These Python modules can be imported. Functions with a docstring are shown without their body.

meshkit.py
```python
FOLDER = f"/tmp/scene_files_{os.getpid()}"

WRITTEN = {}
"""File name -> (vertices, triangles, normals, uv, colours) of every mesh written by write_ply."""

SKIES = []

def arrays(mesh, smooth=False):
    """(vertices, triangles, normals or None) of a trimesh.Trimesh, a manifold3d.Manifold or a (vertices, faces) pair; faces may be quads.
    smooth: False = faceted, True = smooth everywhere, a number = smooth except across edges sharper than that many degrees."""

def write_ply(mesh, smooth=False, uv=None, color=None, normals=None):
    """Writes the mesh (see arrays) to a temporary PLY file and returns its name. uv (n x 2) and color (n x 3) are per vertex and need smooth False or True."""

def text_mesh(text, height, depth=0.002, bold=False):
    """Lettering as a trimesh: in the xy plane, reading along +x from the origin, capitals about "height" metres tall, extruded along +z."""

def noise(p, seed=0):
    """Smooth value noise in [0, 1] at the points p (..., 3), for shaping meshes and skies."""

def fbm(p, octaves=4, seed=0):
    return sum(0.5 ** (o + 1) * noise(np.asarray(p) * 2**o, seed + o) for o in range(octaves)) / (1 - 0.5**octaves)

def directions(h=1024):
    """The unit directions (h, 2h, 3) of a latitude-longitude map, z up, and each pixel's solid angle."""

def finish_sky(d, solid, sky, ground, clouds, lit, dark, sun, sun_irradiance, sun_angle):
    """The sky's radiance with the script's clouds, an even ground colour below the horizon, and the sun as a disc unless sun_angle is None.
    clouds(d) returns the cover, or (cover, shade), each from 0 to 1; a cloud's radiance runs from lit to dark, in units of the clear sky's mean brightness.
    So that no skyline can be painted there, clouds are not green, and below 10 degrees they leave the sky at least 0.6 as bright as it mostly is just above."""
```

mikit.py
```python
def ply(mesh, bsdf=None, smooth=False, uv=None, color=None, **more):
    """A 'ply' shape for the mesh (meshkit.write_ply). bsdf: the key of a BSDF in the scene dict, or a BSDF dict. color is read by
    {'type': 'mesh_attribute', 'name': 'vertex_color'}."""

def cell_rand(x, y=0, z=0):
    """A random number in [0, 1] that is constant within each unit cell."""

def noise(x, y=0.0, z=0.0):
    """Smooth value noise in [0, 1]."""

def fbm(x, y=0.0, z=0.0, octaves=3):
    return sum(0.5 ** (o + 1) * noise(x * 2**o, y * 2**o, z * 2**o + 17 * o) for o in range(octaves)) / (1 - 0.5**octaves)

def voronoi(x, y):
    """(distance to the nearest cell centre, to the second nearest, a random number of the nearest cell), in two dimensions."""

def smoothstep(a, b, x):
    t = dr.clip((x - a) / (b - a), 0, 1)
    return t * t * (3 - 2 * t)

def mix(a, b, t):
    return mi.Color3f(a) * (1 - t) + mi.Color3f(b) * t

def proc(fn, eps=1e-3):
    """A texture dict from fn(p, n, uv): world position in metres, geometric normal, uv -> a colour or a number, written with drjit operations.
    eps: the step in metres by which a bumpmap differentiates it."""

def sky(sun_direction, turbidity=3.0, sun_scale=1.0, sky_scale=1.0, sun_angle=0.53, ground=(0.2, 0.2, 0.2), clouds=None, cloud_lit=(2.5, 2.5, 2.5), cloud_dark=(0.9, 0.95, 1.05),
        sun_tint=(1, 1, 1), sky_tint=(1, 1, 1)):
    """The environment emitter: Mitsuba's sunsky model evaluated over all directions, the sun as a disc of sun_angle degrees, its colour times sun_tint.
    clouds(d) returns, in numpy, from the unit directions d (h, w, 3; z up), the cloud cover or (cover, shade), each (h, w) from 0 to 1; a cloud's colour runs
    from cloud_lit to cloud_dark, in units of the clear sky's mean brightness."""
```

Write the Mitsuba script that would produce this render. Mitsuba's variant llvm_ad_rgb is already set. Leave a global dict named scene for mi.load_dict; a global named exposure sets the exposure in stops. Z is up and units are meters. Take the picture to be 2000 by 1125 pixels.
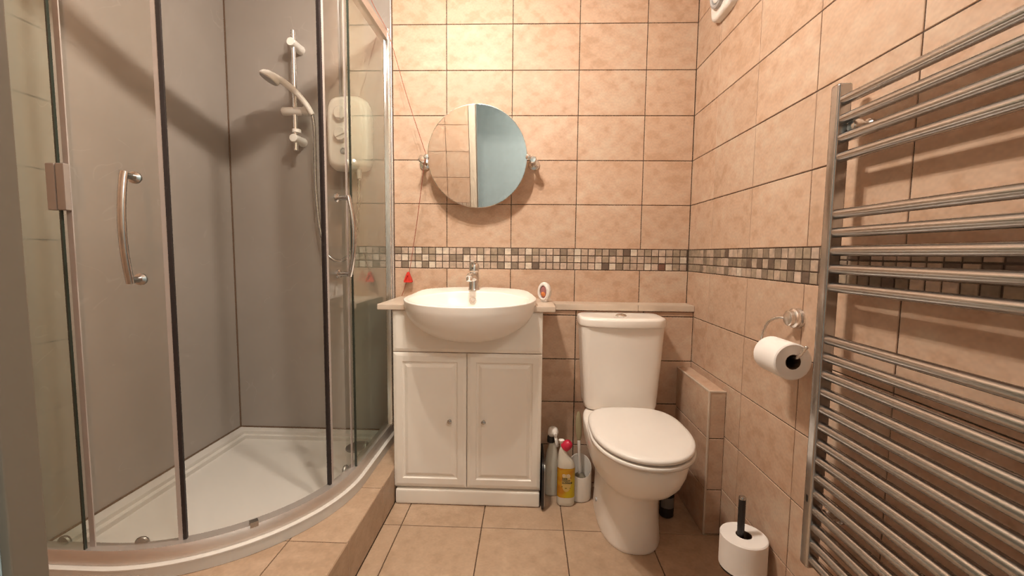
import math
import random

import drjit as dr
import mitsuba as mi
import numpy as np
import trimesh
import manifold3d as m3
import shapely.geometry as sg

import meshkit
import mikit

random.seed(7)
T = mi.ScalarTransform4f
scene, labels = {}, {}

# ---------------------------------------------------------------- camera, lights, exposure
CAM = (0.0, -2.01854, 1.055)
FWD = (-0.03406679, 0.99622045, -0.07990163)
UP = (-0.01348165, 0.07948269, 0.99674508)
scene["camera"] = {
    "type": "perspective", "fov": 99.84, "fov_axis": "x", "near_clip": 0.01, "far_clip": 50.0,
    "to_world": T().look_at(origin=list(CAM), target=[CAM[i] + FWD[i] for i in range(3)], up=list(UP)),
}
exposure = 2.46
LAMPS = ((-0.280, -0.845, 2.285), (-0.355, -0.980, 2.285))      # centres of the two bulbs of the ceiling lamp
BULB_R = 0.020
BULB_RADIANCE = (640.0, 578.0, 500.0)
HALL_FILL_RADIANCE = (26.0, 24.5, 21.5)  # radiance of the added hallway fill

# ---------------------------------------------------------------- materials
noise, fbm, smoothstep, mix = mikit.noise, mikit.fbm, mikit.smoothstep, mikit.mix


def two(b):
    return {"type": "twosided", "bsdf": b}


def rgb(*c):
    return {"type": "rgb", "value": list(c)}


def plastic(c, alpha=0.15, ior=1.5):
    return two({"type": "roughplastic", "diffuse_reflectance": c if isinstance(c, dict) else rgb(*c), "alpha": alpha, "int_ior": ior, "distribution": "ggx"})


def metal(c, rough):
    return two({"type": "roughconductor", "material": "none", "specular_reflectance": rgb(*c), "alpha": rough, "distribution": "ggx"})


def tile_fn(seed, base, dark, light):
    def fn(p, n, uv):
        s = 31.7 * seed
        a = fbm(p.x * 5 + s, p.y * 5 + s * 0.3, p.z * 5 + s * 0.7, 3)
        b = fbm(p.x * 30 + s * 1.3, p.y * 30, p.z * 30 + s, 4)
        c = noise(p.x * 160, p.y * 160, p.z * 160 + s)
        t = mix(base, dark, smoothstep(0.48, 0.70, a * 0.35 + b * 0.65) * 0.8)
        t = mix(t, light, smoothstep(0.50, 0.72, 1 - a * 0.5 - b * 0.5) * 0.8)
        return t * (0.95 + 0.1 * c)
    return mikit.proc(fn)


TB, TD, TL = (0.73, 0.50, 0.355), (0.63, 0.395, 0.255), (0.79, 0.60, 0.45)
for k in range(3):
    g = 0.97 + 0.03 * k
    scene[f"mat_tile_{k}"] = plastic(tile_fn(k + 1, [c * g for c in TB], [c * g for c in TD], [c * g for c in TL]), 0.32, 1.42)
FB, FD, FL = (0.49, 0.335, 0.225), (0.43, 0.285, 0.185), (0.55, 0.39, 0.27)
for k in range(2):
    scene[f"mat_floor_tile_{k}"] = plastic(tile_fn(k + 9, FB, FD, FL), 0.2)
scene["mat_grout"] = plastic((0.13, 0.08, 0.05), 0.5)
scene["mat_floor_grout"] = plastic((0.16, 0.09, 0.05), 0.5)
MOSAIC = {"W": (0.86, 0.73, 0.59), "P": (0.73, 0.56, 0.44), "B": (0.60, 0.45, 0.34), "T": (0.46, 0.35, 0.25), "G": (0.31, 0.23, 0.165), "D": (0.18, 0.12, 0.085), "R": (0.24, 0.11, 0.07)}


def stone_fn(c):
    def fn(p, n, uv):
        b = fbm(p.x * 70, p.y * 70, p.z * 70, 3)
        return mi.Color3f(c) * (0.72 + 0.56 * b)
    return mikit.proc(fn)


for k, c in MOSAIC.items():
    scene[f"mat_mosaic_{k}"] = plastic(stone_fn(c), 0.35)


def panel_fn(p, n, uv):
    u = p.x + p.y
    w = fbm(u * 3.1, p.z * 3.1, 4.0, 3)
    v = dr.abs(fbm(u * 6 + w * 3, p.z * 6 + w * 2, 8.5, 3) - 0.5)
    vein = (1 - smoothstep(0.0, 0.010, v)) * smoothstep(0.62, 0.8, noise(u * 17, p.z * 17, 3.0))
    return mix((0.33, 0.285, 0.25), (0.39, 0.34, 0.305), w) + mi.Color3f(0.03) * vein


scene["mat_shower_panel"] = plastic(mikit.proc(panel_fn), 0.22)
scene["mat_seam"] = plastic((0.20, 0.125, 0.08), 0.4)
scene["mat_ceramic"] = plastic((0.84, 0.79, 0.73), 0.05)
scene["mat_tray"] = plastic((0.60, 0.565, 0.52), 0.12)
scene["mat_cabinet"] = plastic((0.86, 0.80, 0.72), 0.14)
scene["mat_white_plastic"] = plastic((0.82, 0.78, 0.73), 0.12)
scene["mat_grey_plastic"] = plastic((0.5, 0.49, 0.48), 0.2)
scene["mat_ceiling"] = {"type": "diffuse", "reflectance": rgb(0.80, 0.77, 0.73)}
scene["mat_paint"] = plastic((0.72, 0.62, 0.50), 0.2)
scene["mat_hall"] = {"type": "diffuse", "reflectance": rgb(0.47, 0.53, 0.54)}
scene["mat_shaded_lining"] = plastic((0.23, 0.18, 0.135), 0.3)  # dark tone puts the shade of the jamb edge into the colour
scene["mat_hall_floor"] = {"type": "diffuse", "reflectance": rgb(0.25, 0.22, 0.2)}
scene["mat_chrome"] = metal((0.80, 0.79, 0.77), 0.04)
scene["mat_satin"] = metal((0.50, 0.50, 0.50), 0.035)
scene["mat_dark_chrome"] = metal((0.42, 0.40, 0.38), 0.12)
scene["mat_alu"] = metal((0.80, 0.74, 0.70), 0.28)
scene["mat_mirror"] = two({"type": "conductor", "material": "none", "specular_reflectance": rgb(0.84, 0.86, 0.85)})
scene["mat_mirror_edge"] = plastic((0.75, 0.70, 0.62), 0.05)
scene["mat_black"] = plastic((0.012, 0.010, 0.010), 0.2)
scene["mat_seal_and_gap"] = plastic((0.02, 0.012, 0.012), 0.35)  # black seals, and the painted shade in the toilet seat gap
scene["mat_seal_strip"] = plastic((0.44, 0.38, 0.35), 0.2)
scene["mat_glass"] = {"type": "thindielectric", "int_ior": 1.5, "specular_transmittance": rgb(0.80, 0.885, 0.83)}
scene["mat_door_glass"] = {"type": "thindielectric", "int_ior": 1.5, "specular_transmittance": rgb(0.90, 0.90, 0.87)}
scene["mat_glass_edge"] = plastic((0.022, 0.030, 0.022), 0.1)
scene["mat_acrylic"] = plastic((0.29, 0.24, 0.21), 0.15)
scene["mat_paper"] = {"type": "diffuse", "reflectance": rgb(0.80, 0.765, 0.73)}
scene["mat_card"] = {"type": "diffuse", "reflectance": rgb(0.07, 0.045, 0.03)}
scene["mat_red"] = plastic((0.70, 0.045, 0.03), 0.15)
scene["mat_cord"] = plastic((0.55, 0.17, 0.11), 0.5)
scene["mat_cap_red"] = plastic((0.62, 0.02, 0.06), 0.15)
scene["mat_bottle"] = plastic((0.70, 0.65, 0.55), 0.15)


def stone_top_fn(p, n, uv):
    b = fbm(p.x * 14, p.y * 40, p.z * 40, 3)
    return mix((0.57, 0.45, 0.35), (0.70, 0.58, 0.47), b)


scene["mat_stone_top"] = plastic(mikit.proc(stone_top_fn), 0.15)


def label_fn(p, n, uv):
    x, z = (p.x - 0.176) / 0.033, (p.z - 0.103) / 0.066
    c = mix((0.58, 0.22, 0.012), (0.62, 0.33, 0.015), smoothstep(0.3, 0.7, fbm(p.x * 60, p.z * 60, 2.0, 2)))
    c = mix(c, (0.60, 0.45, 0.01), smoothstep(-0.1, 0.9, x - z * 0.8))
    d = dr.sqrt(dr.square(x / 0.62) + dr.square((z - 0.02) / 0.62))
    return mix(c, (0.68, 0.48, 0.16), 1 - smoothstep(0.85, 1.0, d))


scene["mat_cleaner_label"] = plastic(mikit.proc(label_fn), 0.2)
scene["mat_cream_print"] = plastic((0.75, 0.60, 0.38), 0.2)
scene["mat_olive_print"] = plastic((0.16, 0.13, 0.015), 0.2)
scene["mat_gel_plum"] = plastic((0.33, 0.13, 0.13), 0.08)
scene["mat_gel_orange"] = plastic((0.62, 0.20, 0.06), 0.08)
scene["mat_brush_grip"] = plastic((0.42, 0.36, 0.22), 0.2)
scene["mat_bristle"] = plastic((0.33, 0.28, 0.20), 0.5)
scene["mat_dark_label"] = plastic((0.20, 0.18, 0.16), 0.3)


# ---------------------------------------------------------------- mesh helpers
def key_of(name):
    if name not in scene and not any(k.startswith(name + "__") for k in scene):
        return name
    i = 1
    while f"{name}_{i:03d}" in scene or any(k.startswith(f"{name}_{i:03d}__") for k in scene):
        i += 1
    return f"{name}_{i:03d}"


def put(parent, name, mesh, mat, smooth=False, label=None, **kw):
    key = key_of(f"{parent}__{name}" if parent else name)
    scene[key] = mikit.ply(mesh, mat, smooth, **kw)
    if label:
        labels[key] = {"label": label}
    return key


def thing(name, label, category, group=None):
    labels[name] = {"label": label, "category": category}
    if group:
        labels[name]["group"] = group
    return name


def structure(name, label=None):
    labels[name] = {"kind": "structure"}
    if label:
        labels[name]["label"] = label
    return name


def V(*a):
    return np.array(a, float)


def box(x0, x1, y0, y1, z0, z1):
    m = trimesh.creation.box(extents=(x1 - x0, y1 - y0, z1 - z0))
    m.apply_translation(((x0 + x1) / 2, (y0 + y1) / 2, (z0 + z1) / 2))
    return m


def rbox(x0, x1, y0, y1, z0, z1, r=0.004, n=2):
    """Box with rounded edges: hull of sphere points at its corners."""
    a = np.linspace(0, np.pi / 2, n + 1)
    oct_ = [(math.cos(u) * math.cos(w), math.sin(u) * math.cos(w), math.sin(w)) for u in a for w in a]
    pts = []
    for sx in (-1, 1):
        for sy in (-1, 1):
            for sz in (-1, 1):
                c = ((x0 + x1) / 2 + sx * ((x1 - x0) / 2 - r), (y0 + y1) / 2 + sy * ((y1 - y0) / 2 - r), (z0 + z1) / 2 + sz * ((z1 - z0) / 2 - r))
                pts += [(c[0] + sx * r * p[0], c[1] + sy * r * p[1], c[2] + sz * r * p[2]) for p in oct_]
    return trimesh.convex.convex_hull(np.array(pts))


def loft(sections, cap0=True, cap1=True, closed=True):
    """Rings of equal point count (k, n, 3) joined into a surface."""
    s = np.asarray(sections, float)
    k, n = s.shape[:2]
    v = s.reshape(-1, 3)
    f = []
    m = n if closed else n - 1
    for i in range(k - 1):
        for j in range(m):
            a, b = i * n + j, i * n + (j + 1) % n
            c, d = (i + 1) * n + (j + 1) % n, (i + 1) * n + j
            f += [(a, b, c), (a, c, d)]
    v = list(v)
    if cap0:
        v.append(s[0].mean(0))
        f += [(len(v) - 1, (j + 1) % n, j) for j in range(n)]
    if cap1:
        v.append(s[-1].mean(0))
        o = (k - 1) * n
        f += [(len(v) - 1, o + j, o + (j + 1) % n) for j in range(n)]
    return trimesh.Trimesh(np.array(v), np.array(f), process=False)


def lathe(profile, n=32, axis="z", at=(0, 0, 0)):
    """profile: (radius, height) list from the bottom centre up; caps close where the radius is not 0."""
    th = np.linspace(0, 2 * np.pi, n, endpoint=False)
    secs = [np.stack([r * np.cos(th), r * np.sin(th), np.full(n, h)], 1) for r, h in profile]
    m = loft(secs)
    return orient(m, axis, at)


def orient(m, axis, at):
    if isinstance(axis, str):
        axis = {"z": (0, 0, 1), "x": (1, 0, 0), "y": (0, 1, 0), "-y": (0, -1, 0), "-x": (-1, 0, 0)}[axis]
    m.apply_transform(trimesh.geometry.align_vectors([0, 0, 1], np.array(axis, float)))
    m.apply_translation(at)
    return m


def catmull(pts, per=8):
    p = np.asarray(pts, float)
    q = np.vstack([2 * p[0] - p[1], p, 2 * p[-1] - p[-2]])
    out = []
    for i in range(1, len(q) - 2):
        for t in np.linspace(0, 1, per, endpoint=False):
            a, b, c, d = q[i - 1:i + 3]
            out.append(0.5 * (2 * b + (c - a) * t + (2 * a - 5 * b + 4 * c - d) * t * t + (3 * b - a - 3 * c + d) * t ** 3))
    out.append(p[-1])
    return np.array(out)


def tube(points, radii, sides=12, flat=None, up=(0, 0, 1)):
    """Sweep a circle (or an ellipse: flat = ratio of the second axis) along points."""
    p = np.asarray(points, float)
    r = np.broadcast_to(radii, (len(p),))
    t = np.gradient(p, axis=0)
    t /= np.linalg.norm(t, axis=1, keepdims=True)
    a = np.cross(t[0], up)
    if np.linalg.norm(a) < 1e-3:
        a = np.cross(t[0], (1, 0, 0.1))
    secs = []
    th = np.linspace(0, 2 * np.pi, sides, endpoint=False)
    for i in range(len(p)):
        a = a - t[i] * (a @ t[i])
        a /= np.linalg.norm(a)
        b = np.cross(t[i], a)
        secs.append(p[i] + r[i] * (np.cos(th)[:, None] * a + (flat or 1) * np.sin(th)[:, None] * b))
    return loft(secs)


def cyl(p0, p1, r, n=24, ch=0.0):
    p0, p1 = V(*p0), V(*p1)
    L = np.linalg.norm(p1 - p0)
    prof = [(r - ch, 0), (r, ch), (r, L - ch), (r - ch, L)] if ch else [(r, 0), (r, L)]
    return lathe(prof, n, (p1 - p0) / L, p0)


def ball(c, r, sub=2):
    m = trimesh.creation.icosphere(subdivisions=sub, radius=r)
    m.apply_translation(c)
    return m


def superellipse(hw, hd, n_exp, n=64, cx=0, cy=0):
    th = np.linspace(0, 2 * np.pi, n, endpoint=False)
    c, s = np.cos(th), np.sin(th)
    return np.stack([cx + hw * np.sign(c) * np.abs(c) ** (2 / n_exp), cy + hd * np.sign(s) * np.abs(s) ** (2 / n_exp)], 1)


def ring3(xy, z):
    return np.column_stack([xy, np.broadcast_to(z, len(xy))])


def to_man(m):
    m = trimesh.Trimesh(m.vertices, m.faces)
    m.merge_vertices()
    if m.volume < 0:
        m.invert()
    return m3.Manifold(m3.Mesh(np.asarray(m.vertices, np.float32), np.asarray(m.faces, np.uint32)))


def from_man(m):
    q = m.to_mesh()
    return trimesh.Trimesh(q.vert_properties[:, :3], q.tri_verts, process=False)


def minus(a, *bs):
    r = to_man(a)
    for b in bs:
        r = r - to_man(b)
    return from_man(r)


def join(*ms):
    return trimesh.util.concatenate(ms)


# ---------------------------------------------------------------- tiles
_tiles = {}


def tile_shape(w, h, t, c):
    k = (round(w, 4), round(h, 4), t, c)
    if k not in _tiles:
        def rect(i, z):
            return [(-w / 2 + i, -h / 2 + i, z), (w / 2 - i, -h / 2 + i, z), (w / 2 - i, h / 2 - i, z), (-w / 2 + i, h / 2 - i, z)]
        v = np.array(rect(0, -t) + rect(0, -c) + rect(c, 0), float)
        f = []
        for o in (0, 4):
            for j in range(4):
                a, b = o + j, o + (j + 1) % 4
                f += [(a, b, b + 4), (a, b + 4, a + 4)]
        f += [(8, 9, 10), (8, 10, 11)]
        _tiles[k] = mikit.ply((v, np.array(f)), None, False)
    return _tiles[k]


def lay(holder, name, origin, U, Vv, us, vs, joint=0.003, t=0.006, ch=0.0012, mats=("mat_tile_0", "mat_tile_1", "mat_tile_2"), pick=None, skip=None, jitter=0.0004):
    """Tiles between the joint lines us and vs (metres along U and V from origin), each an entry of its own."""
    U, Vv = V(*U), V(*Vv)
    N = np.cross(U, Vv)
    for j in range(len(vs) - 1):
        for i in range(len(us) - 1):
            w, h = us[i + 1] - us[i] - joint, vs[j + 1] - vs[j] - joint
            if w < 0.004 or h < 0.004 or (skip and skip(i, j)):
                continue
            c = V(*origin) + U * (us[i] + us[i + 1]) / 2 + Vv * (vs[j] + vs[j + 1]) / 2 + N * random.uniform(-jitter, jitter)
            M = np.eye(4)
            M[:3, 0], M[:3, 1], M[:3, 2], M[:3, 3] = U, Vv, N, c
            mat = pick(i, j) if pick else random.choice(mats)
            scene[key_of_fast(f"{holder}__{name}")] = {**tile_shape(w, h, t, ch), "bsdf": {"type": "ref", "id": mat}, "to_world": T(M.tolist())}


_count = {}


def key_of_fast(name):
    i = _count.get(name, 0)
    _count[name] = i + 1
    return name if i == 0 else f"{name}_{i:03d}"


# ---------------------------------------------------------------- the room
XR, XL, YF = 0.7433, -1.395, -1.682          # right wall, left panels, room face of the front wall; the back wall is y = 0
CEIL = 2.40
G = 0.0025                                    # the grout lies this far behind the tile faces
ROWS_UP = [1.080, 1.2815, 1.4812, 1.6805, 1.8803, 2.081, 2.281, CEIL]
ROWS_DN = [0.0, 0.1805, 0.3820, 0.5805, 0.7810]
MB, MT = 0.9820, 1.0800                       # mosaic band
LEDGE = 0.8340
UP3 = (0, 0, 1)

# floor
structure("floor")
put("", "floor", box(-0.75, XR + 0.1, YF - 0.12, 0.1, -0.08, -0.0035), "mat_floor_grout")
fx = [-0.545, -0.474, -0.1615, 0.1535, 0.470, XR]
fy = [YF - 0.02, -1.388, -1.072, -0.756, -0.4405, -0.125, -0.085]
lay("floor", "tile", (0, 0, 0), (1, 0, 0), (0, 1, 0), fx, fy, 0.0035, 0.006, 0.001, ("mat_floor_tile_0", "mat_floor_tile_1"))

# tiled step under the shower
structure("floor_step")
put("", "floor_step", box(XL - 0.1, -0.545 - G, YF - 0.12, 0.05, -0.02, 0.155 - G), "mat_floor_grout")
lay("floor_step", "riser_tile", (-0.545, 0, 0), (0, 1, 0), UP3, [YF, -1.388, -1.072, -0.758, -0.4385, -0.125, 0], [0.001, 0.154], 0.003, 0.004, 0.001, ("mat_floor_tile_0", "mat_floor_tile_1"))
lay("floor_step", "top_tile", (0, 0, 0.155), (1, 0, 0), (0, 1, 0), [XL, -1.046, -0.731, -0.5445], [YF, -1.388, -1.072, -0.768, -0.455, -0.14, 0], 0.003, 0.004, 0.001, ("mat_floor_tile_0", "mat_floor_tile_1"))

# back wall
structure("wall_back")
put("", "wall_back", box(XL - 0.12, XR + 0.12, G, 0.12, -0.1, CEIL + 0.1), "mat_grout")
bx = [-0.625, -0.377, -0.077, 0.223, 0.523, XR]
lay("wall_back", "tile", (0, 0, 0), (1, 0, 0), UP3, bx, ROWS_UP)
lay("wall_back", "tile", (0, 0, 0), (1, 0, 0), UP3, bx, [LEDGE - 0.03, MB])
PAT = ["GBPWTTWWPPGPTPTGWGBWTBPBGB" "WBPTBGBDWBTPPBT" "TG",
       "PWBTWTPPGGWPWBTBPPPTBPBWTB" "WBBPTPBTBPBTPBTW" "W",
       "PGWWGWPPBBPPPBBGWGBWDBBBPB" "PBPWDWGBBBWPRWTBD" "B"]
NB = 42
pit = (XR + 0.619) / NB
msz = [(MT - MB) / 3 * k + MB for k in range(4)]
lay("wall_back", "mosaic_tile", (0, 0, 0), (1, 0, 0), UP3, [-0.625 + pit * k for k in range(NB + 1)], msz, 0.0035, 0.005, 0.0012, jitter=0.0006,
    pick=lambda i, j: "mat_mosaic_" + PAT[2 - j][min(i, len(PAT[2 - j]) - 1)])
put("wall_back", "shower_panel", box(XL, -0.630, -0.010, G - 0.001, 0.196, CEIL), "mat_shower_panel", label="grey marbled shower panel")
put("wall_back", "panel_edge_trim", rbox(-0.6315, -0.6265, -0.012, G - 0.001, 0.156, CEIL, 0.002), "mat_alu", label="slim pale edge trim of the shower panel")

# right wall
structure("wall_right")
put("", "wall_right", box(XR + G, XR + 0.12, YF - 0.12, 0.12, -0.1, CEIL + 0.1), "mat_grout")
ry = [0.0, 0.2402, 0.5402, 0.8402, 1.1402, 1.4402, -YF]
ymin = 0.0
lay("wall_right", "tile", (XR, 0, 0), (0, -1, 0), UP3, ry, ROWS_UP)
lay("wall_right", "tile", (XR, 0, 0), (0, -1, 0), UP3, ry, [0.7810, MB])
lay("wall_right", "tile", (XR, 0, 0), (0, -1, 0), UP3, ry, ROWS_DN)
NR = 51
pitr = -YF / NR
wts = "WPPBBBBTTTGGGDD"
lay("wall_right", "mosaic_tile", (XR, 0, 0), (0, -1, 0), UP3, [pitr * k for k in range(NR + 1)], msz, 0.0035, 0.005, 0.0012, jitter=0.0006,
    pick=lambda i, j: "mat_mosaic_" + random.choice(wts if i > 8 else "BTTTGB"))

# left wall
structure("wall_left")
put("", "wall_left", box(XL - 0.12, XL - 0.01, YF - 0.12, 0.12, -0.1, CEIL + 0.1), "mat_grout")
put("wall_left", "shower_panel", box(XL - 0.01, XL, -1.0, 0.0, 0.156, CEIL), "mat_shower_panel", label="grey marbled shower panel")
lay("wall_left", "tile", (XL, 0, 0), (0, 1, 0), UP3, [YF, -1.3, -1.0], [0.156, 0.382, 0.5805, 0.781] + [MT] + ROWS_UP[1:])

put("wall_left", "corner_seam", box(XL, XL + 0.005, -0.0145, -0.0105, 0.196, CEIL), "mat_seam", label="brown corner seam")
put("wall_left", "tray_seam", box(XL + 0.0002, XL + 0.004, -0.96, -0.0145, 0.1935, 0.199), "mat_seam", label="brown sealant line")
put("wall_back", "tray_seam", box(XL + 0.005, -0.64, -0.0145, -0.0105, 0.1935, 0.199), "mat_seam", label="brown sealant line")

# front wall with the doorway
DXL, DXR, DH = -0.411, 0.413, 2.02
structure("wall_front")
fw = join(box(XL - 0.12, DXL - 0.06, YF - 0.11, YF - G, -0.1, CEIL + 0.1), box(DXR + 0.06, XR + 0.12, YF - 0.11, YF - G, -0.1, CEIL + 0.1),
          box(DXL - 0.07, DXR + 0.07, YF - 0.11, YF - G, DH + 0.06, CEIL + 0.1))
put("", "wall_front", fw, "mat_grout")
fxs = [0.470, 0.655, 0.955, 1.255, -XL]
lay("wall_front", "tile", (0, YF, 0), (-1, 0, 0), UP3, fxs, [0.156, 0.1805, 0.382, 0.5805, 0.781, MB])
lay("wall_front", "tile", (0, YF, 0), (-1, 0, 0), UP3, fxs, ROWS_UP)
NF = 28
lay("wall_front", "mosaic_tile", (0, YF, 0), (-1, 0, 0), UP3, [0.470 + (-XL - 0.470) / NF * k for k in range(NF + 1)], msz, 0.0035, 0.005, 0.0012,
    pick=lambda i, j: "mat_mosaic_" + random.choice("WPPBTGD"))
lay("wall_front", "tile", (0, YF, 0), (-1, 0, 0), UP3, [-XR, -DXR - 0.058], ROWS_DN + [MB] + ROWS_UP)
structure("door_1")
dl = [rbox(DXL - 0.058, DXL, YF - 0.024, YF + 0.012 - 0.012, 0, DH + 0.058, 0.004), rbox(DXR, DXR + 0.058, YF - 0.024, YF, 0, DH + 0.058, 0.004),
      rbox(DXL, DXR, YF - 0.024, YF, DH, DH + 0.058, 0.004)]
put("", "door_1", join(box(DXL - 0.06, DXL - 0.006, YF - 0.12, YF - 0.02, 0, DH + 0.02), box(DXR + 0.006, DXR + 0.06, YF - 0.12, YF - 0.02, 0, DH + 0.02),
                       box(DXL - 0.06, DXR + 0.06, YF - 0.12, YF - 0.02, DH + 0.006, DH + 0.062)), "mat_hall")
for m in dl:
    put("door_1", "architrave", m, "mat_paint", 30)
for x0, x1 in ((DXL - 0.006, DXL + 0.003), (DXR - 0.003, DXR + 0.006)):  # strips added over the jamb edges, coloured dark in place of shade
    put("door_1", "shaded_lining", rbox(x0, x1, YF - 0.026, YF + 0.001, 0, DH, 0.002), "mat_shaded_lining", 30, label="door edge strip with its shade put into the dark brown colour")

# ceiling
structure("ceiling")
put("", "ceiling", box(XL - 0.12, XR + 0.12, YF - 0.12, 0.12, CEIL, CEIL + 0.1), "mat_ceiling")

# hallway behind the camera
YH = -2.95
structure("wall_hall")
put("", "wall_hall", join(box(-2.2, 1.6, YH - 0.1, YH, 0, CEIL), box(-2.3, -2.2, YH - 0.1, YF - 0.1, 0, CEIL), box(1.6, 1.7, YH - 0.1, YF - 0.1, 0, CEIL),
                          box(-2.2, DXL - 0.06, YF - 0.13, YF - 0.111, 0, CEIL), box(DXR + 0.06, 1.6, YF - 0.13, YF - 0.111, 0, CEIL), box(DXL - 0.06, DXR + 0.06, YF - 0.13, YF - 0.111, DH + 0.06, CEIL)), "mat_hall")
structure("floor_hall")
put("", "floor_hall", box(-2.2, 1.6, YH, YF - 0.121, -0.08, 0.0), "mat_hall_floor")
structure("ceiling_hall")
put("", "ceiling_hall", box(-2.3, 1.7, YH - 0.1, YF - 0.121, CEIL, CEIL + 0.1), "mat_ceiling")

# boxed pipes under the ledge, tiled
YB = -0.090
structure("wall_boxing")
put("", "wall_boxing", box(0.0685, XR, YB + G, -0.0005, 0.0, 0.8035), "mat_grout")
lay("wall_boxing", "tile", (0, YB, 0), (1, 0, 0), UP3, [0.070, 0.223, 0.523, XR], ROWS_DN + [0.8045], 0.004, 0.004)
# low tiled box beside the toilet
structure("wall_nib")
NX, NY, NZ = 0.681, -0.4367, 0.5545
put("", "wall_nib", box(NX + G, XR, NY + G, YB + 0.001, 0.0, NZ - G), "mat_grout")
lay("wall_nib", "tile", (0, NY, 0), (1, 0, 0), UP3, [NX + 0.004, XR], [0.0, 0.1755, 0.3745, NZ - 0.003], 0.003, 0.004)
lay("wall_nib", "tile", (NX, 0, 0), (0, -1, 0), UP3, [-YB, -NY - 0.003], [0.0, 0.1755, 0.3745, NZ - 0.003], 0.003, 0.004)
lay("wall_nib", "top_tile", (0, 0, NZ), (1, 0, 0), (0, 1, 0), [NX + 0.003, XR], [NY + 0.003, YB], 0.003, 0.004)
for m in (rbox(NX - 0.002, NX + 0.006, NY - 0.002, NY + 0.006, 0, NZ, 0.002), rbox(NX - 0.002, NX + 0.006, NY, YB, NZ - 0.006, NZ + 0.002, 0.002), rbox(NX, XR, NY - 0.002, NY + 0.006, NZ - 0.006, NZ + 0.002, 0.002)):
    put("wall_nib", "edge_trim", m, "mat_stone_top", 30, label="pale edge trim")

# ledge on the boxing
t = thing("ledge_shelf", "long beige stone ledge along the tiled back wall above the cistern", "ledge")
put(t, "board", rbox(0.117, 0.4967, -0.101, -0.001, 0.8050, LEDGE, 0.003), "mat_stone_top", 30)
put(t, "board", rbox(0.4972, XR - 0.001, -0.101, -0.001, 0.8050, LEDGE, 0.003), "mat_stone_top", 30)

# ---------------------------------------------------------------- shower tray and enclosure
AX, AY = -1.155, -0.430


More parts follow.
